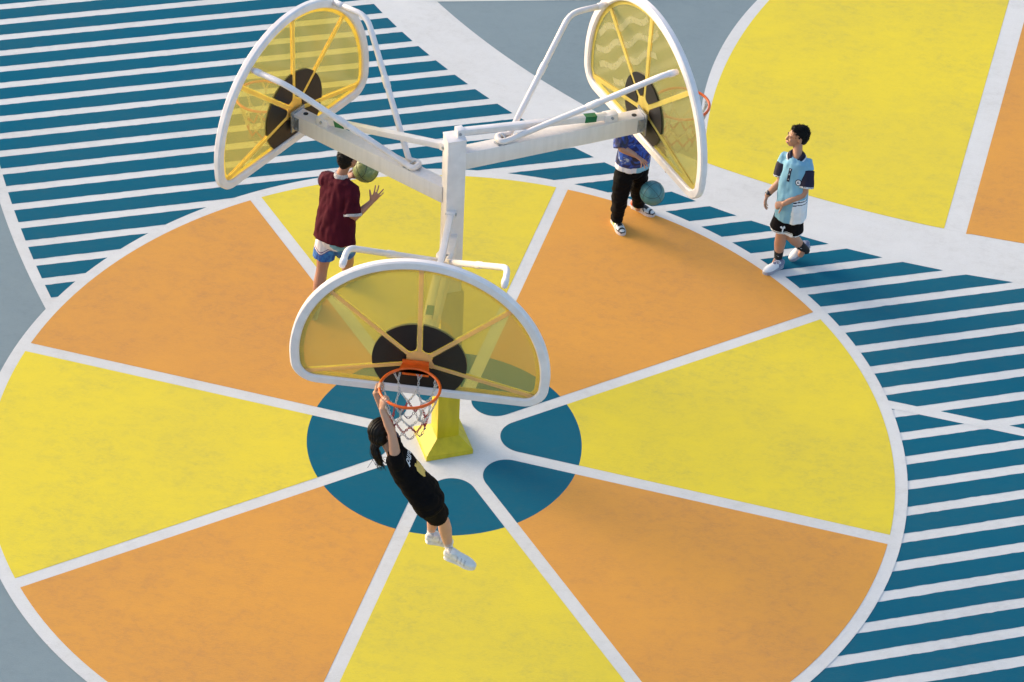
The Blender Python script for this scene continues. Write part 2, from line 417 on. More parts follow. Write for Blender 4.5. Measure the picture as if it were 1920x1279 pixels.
for k in range(3):
    a = AZ+k*2*PI/3; n = V(math.cos(a), math.sin(a), 0); sd = V(-math.sin(a), math.cos(a), 0); up = V(0, 0, 1); z0 = ZS[k]
    W = lambda r, s=0., h=0.: n*r+sd*s+V(0, 0, z0+h)
    dy = math.radians((0, 3.4, 2.6)[k]); n2 = n*math.cos(dy)+sd*math.sin(dy); sd2 = sd*math.cos(dy)-n*math.sin(dy); plate = n*RHO+V(0, 0, z0)
    W2 = lambda r, s=0., h=0.: plate+n2*(r-RHO)+sd2*s+V(0, 0, h)
    ax = [n, sd, up]; ax2 = [n2, sd2, up]
    b = MB(); b.box(W((RHO+.068)/2, 0, 0), ((RHO-.068)/2, .062, .08), ax, bev=.006); beam = b.build('beam', M['beam_white'], stand, 'auto')
    b = MB(); b.box(W(RHO+.008, 0, 0), (.008, .085, .105), ax, bev=.003); b.build('end_plate', M['steel'], beam, 'auto')
    for s in (-1, 1):
        b = MB(); b.box(W(RHO-.03, s*.0655, -.005), (.03, .0035, .06), ax); b.build('side_lug', M['steel'], beam)
    b = MB()
    b.loft([W(RHO-.075, -.012, .0802), W(RHO-.075, -.012, .082)], [.022, .022], n, 18, (None, 'flat')); b.build('hole_shade_disc', M['hole_shade'], beam)  # dark disc laid on the beam top; the hole's shade is only painted
    for s in (-1, 1):
        for hh in (-.05, .04):
            b = MB(); b.loft([W(RHO-.03, s*.069, hh), W(RHO-.03, s*.080, hh)], [.010, .009], n, 8, ('flat', 'flat')); b.build('bolt', M['steel'], beam, 'auto')
        b = MB(); b.loft([W(.43, s*.045, .08), W(.43, s*.045, .098)], [.011, .010], n, 8, ('flat', 'flat')); b.build('bolt', M['steel'], beam, 'auto')
    # lever bar from the pole down to a bracket on the beam
    lz, dh = lever_z[k]
    p0 = n*(.03 if k == 1 else .085)+V(0, 0, lz); p1 = W(1.40, 0, .115); d = unit(p1-p0); ov = np.cross(d, sd)
    b = MB(); ln = np.linalg.norm(p1-p0); b.box((p0+p1)/2, (ln/2, .027, .027), [d, sd, ov], bev=.004)
    bar = b.build('lever_bar', M['metal_white'], stand, 'auto')
    b = MB(); g0 = p1-d*.20; b.box(g0, (.052, .0285, .0285), [d, sd, ov]); b.build('green_sticker', M['green'], bar)
    b = MB()
    b.box(W(1.385, 0, .105), (.058, .040, .042), ax, bev=.004)
    b.build('beam_bracket', M['metal_white'], bar, 'auto')
    b = MB(); b.box(p0+n*.01, (.032, .038, .037), ax, bev=.004); b.build('pole_bracket', M['metal_white'], bar, 'auto')
    b = MB(); b.loft([W(1.39, -.052, .118), W(1.39, .052, .118)], [.012, .012], n, 8, ('flat', 'flat')); b.build('pin', M['steel'], bar, 'auto')
    b = MB(); b.loft([p0-sd*.046, p0+sd*.046], [.013, .013], n, 8, ('flat', 'flat')); b.build('pin', M['steel'], bar, 'auto')
    # bent tube that braces both sides of the board from a clamp on the beam
    att = {0: ((-.62, .90), (.63, .88)), 1: ((-.48, .78), (.74, .70)), 2: ((.57, .79), (-.52, .90))}[k]
    sgn = 1 if att[1][0] > 0 else -1
    q, q1 = ((.22, .22), (.12, .33), (.33, .33))[k]
    pts = [W2(RHO+.01, *att[0]), W2(RHO-q, *att[0]), W(.50, -.035*sgn, .118), W(.43, 0, .115), W(.50, .035*sgn, .118)]
    pts += [W2(RHO-q1, *att[1]), W2(RHO+.01, *att[1])]
    path = smooth_path(pts[:3], .1)[:-1]+smooth_path([pts[2]]+[W(.385, -.05*sgn, .112), W(.385, .05*sgn, .112)]+[pts[4]], .05)+smooth_path(pts[4:], .1)[1:]
    b = MB(); b.tube(path, .0255, 14)
    for e, i0, i1 in ((0, 1, 2), (1, 5, 4)):
        c0 = pts[i0]+(pts[i1]-pts[i0])*.42; dd = unit(pts[i1]-pts[i0]); b.loft([c0, c0+dd*.012, c0+dd*.10, c0+dd*.112], [.026, .0305, .0305, .026], n, 14, (None, None))
        tip = W2(RHO+.01, *att[e]); b.loft([tip-n2*.085, tip-n2*.08, tip-n2*.03, tip-n2*.025], [.026, .0295, .0295, .026], sd, 14, (None, None))
    brace = b.build('brace_tube', M['metal_white'], stand, True)
    b = MB(); b.box(W(.43, 0, .086), (.075, .035, .006), [unit(n+sd*.35), unit(sd-n*.35), up], bev=.002)
    b.tube([W(.43, -.035, .09), W(.43, -.03, .135), W(.43, .03, .135), W(.43, .035, .09)], .008, 8); b.build('clamp', M['steel'], brace, 'auto')
    # backboard: frame > glass, black disc, spokes, edge band
    Rn, Nn = outline(150)
    sect = []
    bv = .012
    for (u0, d0) in ((bv, 0), (FW-bv, 0), (FW, bv), (FW, FD-bv), (FW-bv, FD), (bv, FD), (0, FD-bv), (0, bv)): sect.append((u0, d0))
    vs = []; fs = []
    for p, q_ in zip(Rn, Nn):
        for u0, d0 in sect:
            s2 = p+q_*u0; vs.append(W2(RHO+.018+d0, s2[0]+(0, .05, 0)[k], s2[1]))
    m_ = len(sect)
    for i in range(len(Rn)):
        j = (i+1) % len(Rn)
        for t in range(m_): fs.append((i*m_+t, i*m_+(t+1) % m_, j*m_+(t+1) % m_, j*m_+t))
    b = MB(); b.add(vs, fs); board = b.build('backboard', M['metal_white'], stand, 'auto')
    ofs = (0, .05, 0)[k]
    G = lambda s, h, dpt: W2(RHO+.018+dpt, s+ofs, h)
    gin = outline(120, FW-.02)[0]
    b = MB(); b.slab([tuple(p) for p in gin], G, .034, .042); b.build('glass_panel', M['glass'], board)
    b = MB()
    ein = outline(160, FW-.004)[0]; eout = outline(160, FW+.034)[0]; vs = []; fs = []
    for p, q_ in zip(ein, eout):
        for pt, dp in ((p, .0325), (q_, .0325), (q_, .0300), (p, .0300)): vs.append(G(pt[0], pt[1], dp))
    for i in range(160):
        j = (i+1) % 160
        for t in range(4): fs.append((i*4+t, i*4+(t+1) % 4, j*4+(t+1) % 4, j*4+t))
    b.add(vs, fs); b.build('edge_band', M['film'], board)
    for ang in SPK:
        L_ = ray_in(HUB, ang, INNER)-.012; d2 = V(math.cos(ang), math.sin(ang)); q2 = V(-d2[1], d2[0])
        p_ = [HUB+q2*-.019, HUB+d2*L_-q2*.0225, HUB+d2*L_+q2*.0225, HUB+q2*.019]
        b = MB(); b.add([G(x[0], x[1], .0262) for x in p_], [(0, 1, 2, 3)])
        p_ = [HUB+d2*.10+q2*-.0165, HUB+d2*L_-q2*.019, HUB+d2*L_+q2*.019, HUB+d2*.10+q2*.0165]; b.add([G(x[0], x[1], .0446) for x in p_], [(0, 1, 2, 3)], 1); b.build('spoke_print', [M['film'], M['peach_film']], board)
    hb = [(HUB[0]+.115*math.cos(t), HUB[1]+.115*math.sin(t)) for t in np.linspace(0, 2*PI, 40, endpoint=False)]
    b = MB(); b.add([G(x, y, .0255) for x, y in hb], [tuple(range(len(hb)))]); b.add([G(x, y, .0441) for x, y in hb], [tuple(range(len(hb)))], 1); b.build('hub_print', [M['film'], M['peach_film']], board)
    order = [0, 1, 2, 3, 4]; angs = [math.radians(q0) for q0 in (-166.5, -13.5, 41, 90, 139, 193.5)]
    b = MB()
    for i in range(5):
        a0, a1 = angs[i], angs[i+1]; rho_ = .045 if i else .05
        poly = sector(a0, a1, .024, 0, .32 if k == 1 else .375, rho=rho_, n=20)
        poly = clip_y([(x+HUB[0], y+HUB[1]+.0) for x, y in poly], -.172)
        b.slab(poly, G, .0457, .0195)
    b.build('black_disc_print', M['black_print'], board)
    if k == 1:  # wavy reflection in this panel, painted as pale see-through bands
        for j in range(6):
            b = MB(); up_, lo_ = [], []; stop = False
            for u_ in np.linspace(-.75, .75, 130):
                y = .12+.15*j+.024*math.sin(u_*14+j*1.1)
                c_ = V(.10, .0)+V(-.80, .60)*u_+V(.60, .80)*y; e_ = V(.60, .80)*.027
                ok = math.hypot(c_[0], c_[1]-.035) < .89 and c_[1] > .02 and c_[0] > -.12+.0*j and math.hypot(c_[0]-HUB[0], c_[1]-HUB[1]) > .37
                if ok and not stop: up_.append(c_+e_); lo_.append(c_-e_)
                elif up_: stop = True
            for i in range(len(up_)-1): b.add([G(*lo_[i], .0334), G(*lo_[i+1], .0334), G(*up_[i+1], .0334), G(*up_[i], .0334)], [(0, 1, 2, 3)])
            if b.v: b.build('painted_wave_reflection', M['wave_reflection_film'], board)
    # hoop: rim > mounting bracket, chain net
    so = -.024 if k == 0 else 0.
    rc = W2(RHO+.38, so, .07)
    ring = lambda r_, h_, q0: rc+n2*r_*math.cos(q0)+sd2*r_*math.sin(q0)+V(0, 0, h_)
    b = MB(); b.tube([ring(.2345, 0, t) for t in np.linspace(0, 2*PI, 72, endpoint=False)], .0115, 10, closed=True)
    rim = b.build('rim', M['rim_orange'], stand, True)
    b = MB()
    b.box(W2(RHO+.088, so, .03), (.007, .105, .075), ax2, bev=.003)
    poly = [(RHO+.09, -.105), (RHO+.09, .105), (RHO+.19, .125)]+[(RHO+.38-.235*math.cos(t), .235*math.sin(t)) for t in np.linspace(.62, -.62, 12)]+[(RHO+.19, -.125)]
    b.slab(poly, lambda r_, s2, h_: W2(r_, s2+so, h_), .060, .070)
    for s in (-1, 1): b.slab([(RHO+.09, -.04), (RHO+.17, .055), (RHO+.17, .062), (RHO+.09, .062)], lambda r_, h_, s2: W2(r_, s2+so, h_), s*.085-.004, s*.085+.004)
    b.build('rim_bracket', M['rim_orange'], rim, 'auto')
    # chain net of separate links, diamonds narrowing downwards
    b = MB(); nn = 8
    def chain(p, q0, sag, mi):
        p, q0 = np.asarray(p), np.asarray(q0); Lg = np.linalg.norm(q0-p); m2 = max(2, int(round(Lg*1.04/.0225)))
        C = [p+(q0-p)*t+V(0, 0, -sag*4*t*(1-t)) for t in np.linspace(0, 1, m2+1)]
        for i in range(m2):
            c0 = (C[i]+C[i+1])/2; t = unit(C[i+1]-C[i]); s1 = np.cross(t, (0, 0, 1)); s1 = unit(s1) if np.linalg.norm(s1) > .05 else sd
            s2 = np.cross(t, s1); w = unit(s1+s2*.2) if i % 2 else unit(s2-s1*.2)
            b.tube([c0+t*.0165*math.cos(f)+w*.0085*math.sin(f) for f in np.linspace(0, 2*PI, 8, endpoint=False)], .0027, 4, mi, closed=True)
    lv = [(.232, -.012), (.185, -.165), (.150, -.265), (.135, -.345), (.135, -.415)]
    node = lambda lev, j: ring(lv[lev][0], lv[lev][1], 2*PI*(j+(.5 if lev % 2 else 0))/nn+.2)
    for j in range(nn):
        for s in (-.11, .11):
            pass
        c1 = node(1, j)
        th = 2*PI*(j+.5)/nn+.2
        for s in (-.12, .12): chain(ring(.232, -.012, th+s), ring(.212, -.085, th), 0, 0)
        chain(ring(.212, -.085, th), c1, 0, 0)
        chain(c1, node(2, j), .004, 0); chain(c1, node(2, j+1), .004, 0)
        chain(node(2, j), node(3, j), .004, 1); chain(node(2, j), node(3, j-1), .004, 1)
        chain(node(3, j), node(3, j+1), .07, 2)
    b.build('chain_net', [M['chain'], M['chain_red'], M['chain_blue']], rim, True)

# ------------------------------------------------------------------ basketballs
def basketball(name, c, r, m, seam_m, label, rot):
    Rm = np.array(rot.to_matrix()); c = np.array(c)
    b = MB(); b.ell((0, 0, 0), (r, r, r), None, 48, 32)
    o = b.build(name, m, None, True); o.location = c; tag(o, label, 'basketball')
    b = MB()
    cv = [[(math.cos(t), math.sin(t), 0) for t in np.linspace(0, 2*PI, 80, endpoint=False)], [(math.cos(t), 0, math.sin(t)) for t in np.linspace(0, 2*PI, 80, endpoint=False)]]
    for sg in (-1, 1):
        q = []
        for t in np.linspace(0, 2*PI, 80, endpoint=False):
            p = V(sg*(.62+.16*math.cos(2*t)), .95*math.sin(t), .95*math.cos(t)); q.append(unit(p))
        cv.append(q)
    for q in cv: b.tube([Rm@(np.array(p)*r*.9995) for p in q], .0024, 6, closed=True)
    s = b.build('seam', seam_m, None, True); s.parent = o
    return o
def camo(name, cols, scale):
    m, N, L, B = nodes_of(name); tc = N.new('ShaderNodeTexCoord')
    n = N.new('ShaderNodeTexNoise'); n.inputs['Scale'].default_value = scale; n.inputs['Detail'].default_value = 3; n.inputs['Distortion'].default_value = 1.5
    L.new(tc.outputs['Object'], n.inputs['Vector']); r = N.new('ShaderNodeValToRGB'); L.new(n.outputs['Fac'], r.inputs['Fac'])
    cr = r.color_ramp; cr.elements[0].position = .3; cr.elements[0].color = (*cols[0], 1); cr.elements[1].position = .7; cr.elements[1].color = (*cols[-1], 1)
    for i, c in enumerate(cols[1:-1]): e = cr.elements.new(.3+.4*(i+1)/(len(cols)-1)); e.color = (*c, 1)
    L.new(r.outputs['Color'], B.inputs['Base Color']); B.inputs['Roughness'].default_value = .5
    v = N.new('ShaderNodeTexVoronoi'); v.inputs['Scale'].default_value = 420; L.new(tc.outputs['Object'], v.inputs['Vector'])
    bp = N.new('ShaderNodeBump'); bp.inputs['Strength'].default_value = .25; bp.inputs['Distance'].default_value = .002; L.new(v.outputs['Distance'], bp.inputs['Height']); L.new(bp.outputs['Normal'], B.inputs['Normal'])
    return m
from mathutils import Euler
seam = mat('dark rubber seam', (.02, .025, .02), .6)
basketball('basketball', (-.878, 2.165, 1.35), .121, camo('camouflage green rubber', [(.10, .13, .035), (.20, .24, .08), (.11, .17, .07), (.30, .33, .15)], 14), seam,
           'olive green mottled ball in the air beside the head of the player in maroon', Euler((.5, .7, .4)))
basketball('basketball', (1.834, 3.207, .5), .121, camo('teal rubber', [(.035, .14, .16), (.055, .20, .23), (.09, .22, .22)], 7), mat('dark teal seam', (.02, .06, .07), .6),
           'plain teal ball bouncing over the shoes of the player in black trousers', Euler((.2, 1.1, .9)))

# ------------------------------------------------------------------ people
SKIN = mat('skin', (.43, .215, .135), .5, .06, 14, .02, 120, sss=.08)
SKIN_F = mat('fair skin', (.54, .29, .19), .5, .05, 14, .02, 120, sss=.08)
SKIN_D = mat('tanned skin', (.36, .165, .105), .5, .06, 14, .02, 120, sss=.08)
HAIR = mat('black hair', (.005, .004, .004), .6, .4, 60, .2, 180, spec=.2)
HAIR_B = mat('dark brown hair', (.007, .004, .003), .5, .5, 50, .2, 160, spec=.22)
EYE = mat('dark eye', (.012, .009, .008), .2)
LIP = mat('lips', (.45, .17, .13), .45)
def frame(F, U=(0, 0, 1)):
    F = unit(F); R = unit(np.cross(F, U)); U = np.cross(R, F); return R, F, U
def head(mb, C, F, U, neck, s=1., nr=.05):
    R, F, U = frame(F, U); A = [R, F, U]; P = lambda x, y, z: C+s*(R*x+F*y+U*z)
    mb.ell(P(0, -.012, .028), (.074*s, .095*s, .084*s), A, 20, 14)
    mb.ell(P(0, .026, -.025), (.060*s, .066*s, .078*s), A, 18, 12)
    mb.ell(P(0, .052, -.078), (.034*s, .034*s, .028*s), A)
    mb.ell(P(0, .030, -.068), (.050*s, .050*s, .034*s), A)
    for sg in (-1, 1):
        mb.ell(P(sg*.030, .066, -.022), (.022*s, .022*s, .020*s), A)
        mb.ell(P(sg*.028, .078, .020), (.024*s, .012*s, .008*s), A)
        mb.ell(P(sg*.074, -.012, -.012), (.008*s, .019*s, .031*s), [unit(R+F*.35*sg*-1), F, U])
        mb.ell(P(sg*.073, -.006, -.034), (.008*s, .010*s, .012*s), A)
    mb.loft([P(0, .086, .014), P(0, .098, -.006), P(0, .1035, -.026)], [.008*s, .010*s, .0125*s], R, 10)
    mb.ell(P(0, .093, -.056), (.022*s, .009*s, .008*s), A); mb.ell(P(0, .088, -.066), (.018*s, .009*s, .008*s), A)
    mb.loft([neck-unit(C-neck)*.03, neck+(P(0, -.02, -.05)-neck)*.5, P(0, -.02, -.04)], [(nr*1.12, nr*1.05), (nr, nr), (nr*.98, nr*.98)], R, 14)
    return P, (R, F, U)
def face_bits(P, ax, s, body):
    for sg in (-1, 1):
        b = MB(); b.ell(P(sg*.030, .0835, .003), (.008*s, .005*s, .0035*s), ax, 10, 6); b.build('eye', EYE, body, True)
    for sg in (-1, 1):
        b = MB(); b.loft([P(sg*.014, .093, .022), P(sg*.030, .0915, .028), P(sg*.046, .082, .023)], [(.0022*s, .002*s), (.003*s, .002*s), (.002*s, .0015*s)], ax[2], 6); b.build('eyebrow', HAIR, body, True)
    b = MB(); b.loft([P(-.020, .0985, -.060), P(0, .1025, -.0605), P(.020, .0985, -.060)], [(.003*s, .003*s), (.006*s, .003*s), (.003*s, .003*s)], ax[2], 6); b.build('mouth', LIP, body, True)
def short_hair(P, ax, s, body, m, n=900, fuzz=.022, low=-.06):
    R, F, U = ax; b = MB()
    b.ell(P(0, -.026, .040), (.080*s, .096*s, .084*s), ax, 22, 16)
    b.ell(P(0, -.050, -.005), (.074*s, .066*s, .072*s), ax, 20, 14)
    b.ell(P(0, .026, .088), (.056*s, .044*s, .026*s), ax, 16, 10); b.ell(P(0, -.062, -.035), (.055*s, .042*s, .052*s), ax, 16, 10)
    me = remesh(b, .005, 2); fold(me, .006, (60, 60, 60), 3.)
    vv = [(np.array(v.co), np.array(v.normal)) for v in me.vertices]
    b2 = MB(); rnd = random.Random(5)
    C = P(0, -.02, .03)
    for _ in range(n):
        p, q = rnd.choice(vv); z = (p-C)@U
        if z < -.05*s: continue
        d = unit(q*.8+F*.35+U*.25+V(*[rnd.gauss(0, .3) for _ in range(3)])); L = fuzz*s*rnd.uniform(.5, 1.2)
        e = unit(np.cross(d, V(rnd.gauss(0, 1), rnd.gauss(0, 1), rnd.gauss(0, 1)))); f = np.cross(d, e); w = .0035
        b2.add([p-q*.004+e*w, p-q*.004-e*w*.5+f*w, p-q*.004-e*w*.5-f*w, p+d*L], [(0, 1, 3), (1, 2, 3), (2, 0, 3)])
    o = len(b2.v); b2.add([tuple(v.co) for v in me.vertices], [tuple(p.vertices) for p in me.polygons])
    return b2.build('hair', m, body, True)
def hand(mb, wrist, D, Nn, T, curl=(12, 18, 14), spread=.35, s=1., thumb=(.55, .85, .15), curls=None):
    """palm, four fingers of unequal length and a side thumb. D: towards the fingers, Nn: way the palm faces, T: thumb side"""
    D = unit(D); Nn = unit(Nn-D*(Nn@D)); T0 = np.cross(D, Nn); T = T0 if T0@T > 0 else -T0
    K = wrist+D*.086*s
    mb.loft([wrist-D*.012*s, wrist+D*.02*s, wrist+D*.055*s, K-D*.004*s], [(.023*s, .018*s), (.030*s, .016*s), (.037*s, .0145*s), (.037*s, .012*s)], T, 14)
    mb.ell(wrist+D*.035*s+T*.020*s+Nn*.006*s, (.018*s, .030*s, .014*s), [T, D, Nn])
    for i, (off, L, r) in enumerate(((.0285, .068, .0082), (.0095, .076, .0085), (-.0095, .070, .0081), (-.0275, .054, .0072))):
        p = K+T*off*s-D*.012*s-D*abs(off)*.18*s; dd = unit(D+T*off/.03*spread*.35); ang = 0
        cc = curls[i] if curls else curl
        pts = [p]; rr = [r*s*1.12]
        for c, f in zip(cc, (.46, .30, .24)):
            ang += c; a = math.radians(ang); p = p+(dd*math.cos(a)+Nn*math.sin(a))*(L*f+(.012 if f == .46 else 0))*s; pts.append(p); rr.append(r*s*(1.02-.24*(1-f)))
        mb.loft(pts, rr, T, 10)
    q = wrist+D*.026*s+T*.022*s; td = unit(D*thumb[0]+T*thumb[1]+Nn*thumb[2]); t2 = unit(td+Nn*.25+D*.25)
    mb.loft([q, q+td*.034*s, q+td*.034*s+t2*.026*s, q+td*.034*s+t2*.046*s], [.0135*s, .0105*s, .0098*s, .0078*s], Nn, 10)
def limb(mb, a, j, c, r, side):
    a, j, c = map(np.asarray, (a, j, c)); m1 = (a+j)/2; m2 = j+(c-j)*.35
    r = [q*1.13 for q in r]
    mb.loft([a, m1, j-(j-a)*.06, j+(c-j)*.06, m2, c], [r[0], r[1], r[2], r[2]*1.0, r[3], r[4]], side, 14)
def shoe(name, heel, toe, ankle, body, mats, fn, w=.046, sole_mat=None, U=(0, 0, 1), lace=True, laces_mat=None, hs=1.):
    heel, toe, ankle = map(np.asarray, (heel, toe, ankle)); L = np.linalg.norm(toe-heel); D = unit(toe-heel)
    R, D, U = frame(D, U); P = lambda t, x, z: heel+D*t*L+R*x+U*z
    b = MB()
    b.loft([P(.04, 0, .046), P(.14, 0, .050), P(.30, 0, .050), P(.48, 0, .044), P(.66, .002, .037), P(.82, .003, .031), P(.94, .003, .027)],
           [(.030, .036), (.035, .042), (.035, .044), (w*.86, .038), (w, .031), (w*.92, .025), (w*.62, .018)], R, 16)
    b.loft([P(.20, 0, .055), P(.20, 0, .088)], [(.036, .050), (.034, .044)], R, 14, ('round', 'flat'))
    b.loft([P(.34, 0, .078), P(.46, 0, .066), P(.60, 0, .055)], [(.020, .012), (.022, .012), (.022, .010)], R, 10)
    me = remesh(b, .005, 3)
    colour(me, mats, lambda p: fn(((p-heel)@D)/L, (p-heel)@R, (p-heel)@U))
    if hs != 1:
        for v in me.vertices: q = np.array(v.co)-heel; z = q@U; x = q@R; v.co = Vector(np.array(v.co)+U*z*(hs-1)+R*x*(hs-1))
    o = link(name, me, body, True)
    b = MB(); top = [];
    for t, hw in ((-.02, .016), (.03, .032), (.15, .038), (.32, .036), (.5, .040), (.68, w+.004), (.84, w), (.95, w*.72), (1.01, w*.3)): top.append((t, hw))
    poly = [(t, hw+.002*0) for t, hw in top]+[(t, -hw) for t, hw in top[::-1]]
    b.slab(poly, lambda t, x, z: P(t, x, z), 0.0, .020); b.slab([(t, x*.94) for t, x in poly], lambda t, x, z: P(t, x, z), .0202, .030)
    b.build('sole', sole_mat, o, 'auto')
    if lace:
        b = MB()
        for i in range(5):
            t = .36+.055*i; z = .096-.0105*i; b.tube([P(t-.01, -.025, z-.014), P(t, 0, z), P(t+.01, .025, z-.014)], .0035, 6)
            b.tube([P(t+.02, -.025, z-.018), P(t+.01, 0, z-.001), P(t-.0, .025, z-.012)], .0032, 6)
        for s in (-1, 1): b.tube([P(.36, 0, .094), P(.33, s*.030, .098), P(.38, s*.040, .085), P(.36, s*.006, .092)], .003, 6)
        b.build('lace', laces_mat or mats[0], o, True)
    return o
def garment(name, mb, m, body, vox=.0065, amp=.008, f=(13, 13, 4.5), seed=0., fn=None, smooth=2, fine=.4):
    me = remesh(mb, vox, smooth); fold(me, amp, f, seed, fine)
    if fn: colour(me, m, fn)
    else: me.materials.append(m)
    return link(name, me, body, True)
def decal(name, polys, O, X, Y, Nn, target, m, body, off=.003, mats=None):
    """flat print laid onto a garment: each vertex is dropped along -Nn onto the cloth"""
    me = target.data; pw = Vector(target.matrix_world.translation)
    q = target; loc = Vector((0, 0, 0))
    while q: loc += q.location; q = q.parent
    bv = BVHTree.FromPolygons([v.co+loc for v in me.vertices], [tuple(p.vertices) for p in me.polygons])
    O, X, Y, Nn = np.array(O), unit(X), unit(Y), unit(Nn)
    b = MB()
    for i, poly in enumerate(polys):
        vs = []
        for x, y in poly:
            o = O+X*x+Y*y+Nn*.12; h = bv.ray_cast(Vector(o), Vector(-Nn), .4)
            vs.append(np.array(h[0])+Nn*off if h[0] is not None else O+X*x+Y*y)
        b.add(vs, [tuple(range(len(vs)))], (mats[i] if mats else 0))
    return b.build(name, m, body, False, fixn=False)
def new_person(mb, m, label, base, vox=.005):
    me = remesh(mb, vox, 2); me.materials.append(m)
    o = link('person', me, None, True, base); tag(o, label, 'person'); return o

# ---- boy in a light blue polo shirt, walking
def boy():
    base = (3.14, 2.80, .005)
    Fc = unit(V(-.42, -.90, 0)); R, F, U = frame(Fc)
    neck = V(3.140, 2.880, 1.285); pel = V(3.135, 2.735, .775); hd = V(3.130, 2.955, 1.430)
    shR = neck+R*.122-U*.086; shL = neck-R*.122-U*.082
    elR = V(3.012, 2.845, .985); wrR = V(2.900, 2.800, .845); elL = V(3.235, 2.690, .965); wrL = V(3.050, 2.640, .875)
    hipR = pel+R*.064; hipL = pel-R*.064
    knR, anR, knL, anL = V(3.072, 2.735, .44), V(3.085, 2.815, .10), V(3.155, 2.755, .425), V(3.325, 2.862, .19)
    mb = MB(); sp = neck-pel
    mb.loft([pel-U*.03, pel+sp*.25, pel+sp*.6, pel+sp*.86, neck-U*.02], [(.110, .085), (.100, .078), (.108, .078), (.105, .066), (.055, .050)], R, 18)
    Fh = unit(V(-.97, -.16, .06)); P, ax = head(mb, hd, Fh, unit(V(.04, .05, 1)), neck, .97, .045)
    for a, j, c in ((shR, elR, wrR), (shL, elL, wrL)): limb(mb, a, j, c, (.036, .036, .031, .032, .022), F)
    for a, j, c in ((hipR, knR, anR), (hipL, knL, anL)): limb(mb, a, j, c, (.062, .060, .046, .050, .031), R)
    hand(mb, wrR, unit(V(-.15, -.15, -.8)), V(.7, -.35, -.1), F, (18, 24, 18), .3, .92)
    hand(mb, wrL, unit(V(-.80, .1, -.35)), V(.1, .6, -.7), V(0, -.6, -.6), (45, 60, 40), .1, .92)
    for an, he, to in ((anR, V(3.128, 2.799, .0), V(2.957, 2.665, .0)), (anL, V(3.385, 2.985, .145), V(3.225, 2.885, .03))): mb.loft([an, an-U*.05+unit(to-he)*.03], [.032, .032], R, 10)
    body = new_person(mb, SKIN, 'boy in a pale blue polo shirt and black shorts walking past with his head turned', base)
    face_bits(P, ax, .97, body); short_hair(P, ax, .95, body, HAIR, 1700, .017)
    SKY_ = mat('light blue jersey cloth', (.205, .415, .565), .85, .08, 12, .05, 300, spec=.2); NAVY = mat('navy jersey cloth', (.010, .008, .030), .85, .2, 20, .05, 300)
    WHT = mat('white jersey cloth', (.72, .73, .78), .8, .06, 20, .05, 300); BLK = mat('black shorts cloth', (.005, .004, .006), .85, .3, 20, .05, 300, spec=.12)
    t = MB(); hem = pel-U*.115-F*.0
    t.loft([hem, pel, pel+sp*.3, pel+sp*.62, pel+sp*.84, neck-U*.035, neck-U*.012], [(.158, .130), (.158, .126), (.148, .116), (.146, .108), (.136, .094), (.085, .075), (.058, .056)], R, 22, ('flat', 'flat'))
    for sh, el in ((shR, elR), (shL, elL)): t.loft([neck-U*.055, sh-unit(sh-neck)*.01, sh+unit(el-sh)*.05], [(.050, .052), (.060, .060), (.068, .067)], F, 14, ('round', 'flat'))
    def fn(p):
        d = p-pel; x, y, z = d@R, d@F, d@U
        if z < .15 and -.158 < x < -.045 and y > -.02:
            if -.006 < z-.115 < .006 or -.006 < z-.09 < .004: return 1
            return 2 if z < .13 else 0
        return 0
    sh_ = garment('polo_shirt', t, [SKY_, NAVY, WHT], body, amp=.014, f=(10, 10, 4.5), seed=4., fn=fn, fine=.55)
    for sh, el in ((shR, elR), (shL, elL)):
        d = unit(el-sh); Ls = np.linalg.norm(el-sh)
        t = MB(); t.loft([sh+d*.050, sh+d*Ls*.5, sh+d*Ls*.80], [(.0690, .0680), (.076, .074), (.081, .080)], F, 16, ('flat', 'flat'))
        e = sh+d*Ls*.80
        garment('sleeve', t, [NAVY, WHT], body, amp=.006, seed=2., fn=lambda p: 1 if -.016 < (p-e)@d < -.010 or (p-e)@d > -.006 else 0)
    b = MB(); cc = neck-U*.012
    rg = lambda r, h, n_=40: [cc+R*(r*math.cos(q))+F*(r*.98*math.sin(q)+.010)+U*(h-.050*max(0, math.sin(q))**2) for q in np.linspace(0, 2*PI, n_, endpoint=False)]
    b.tube(rg(.060, .022), .0135, 8, 0, True); b.tube(rg(.075, .006), .012, 8, 0, True); b.tube(rg(.088, -.008), .0075, 8, 1, True); b.build('collar', [NAVY, WHT], body, True)
    o0 = neck-U*.14+F*.1
    decal('placket', [[(-.014, -.075), (.014, -.075), (.014, -.03), (.014, .02), (.016, .055), (-.016, .055), (-.014, .02), (-.014, -.03)]], o0, R, U, F, sh_, NAVY, body)
    circ_ = lambda r, cx=0, cy=0, n_=20: [(cx+r*math.cos(q), cy+r*math.sin(q)) for q in np.linspace(0, 2*PI, n_, endpoint=False)]
    for yb_ in (.045, 0, -.05): decal('button', [circ_(.005, 0, yb_)], o0, R, U, F, sh_, WHT, body, .006)
    decal('badge', [circ_(.030), circ_(.023), [(-.013, -.006), (.0, .002), (.004, .014), (.009, .002), (.012, -.010), (0, -.008)]], neck-U*.20-R*.085+F*.1, R, U, F-R*.25, sh_, [NAVY, WHT, NAVY], body, .004, [0, 1, 2])
    t = MB(); hz = .555
    t.loft([pel-U*.05, pel+U*.03], [(.140, .105), (.135, .10)], R, 18, ('round', 'flat'))
    ends = []
    for hp, kn, sg in ((hipR, knR, 1), (hipL, knL, -1)):
        e = hp+(kn-hp)*.80+R*sg*.012; d = unit(kn-hp); ends.append((e, d))
        t.loft([hp-U*.03, hp+(kn-hp)*.42, e], [(.075, .085), (.096, .104), (.112, .112)], R, 18, ('round', 'flat'))
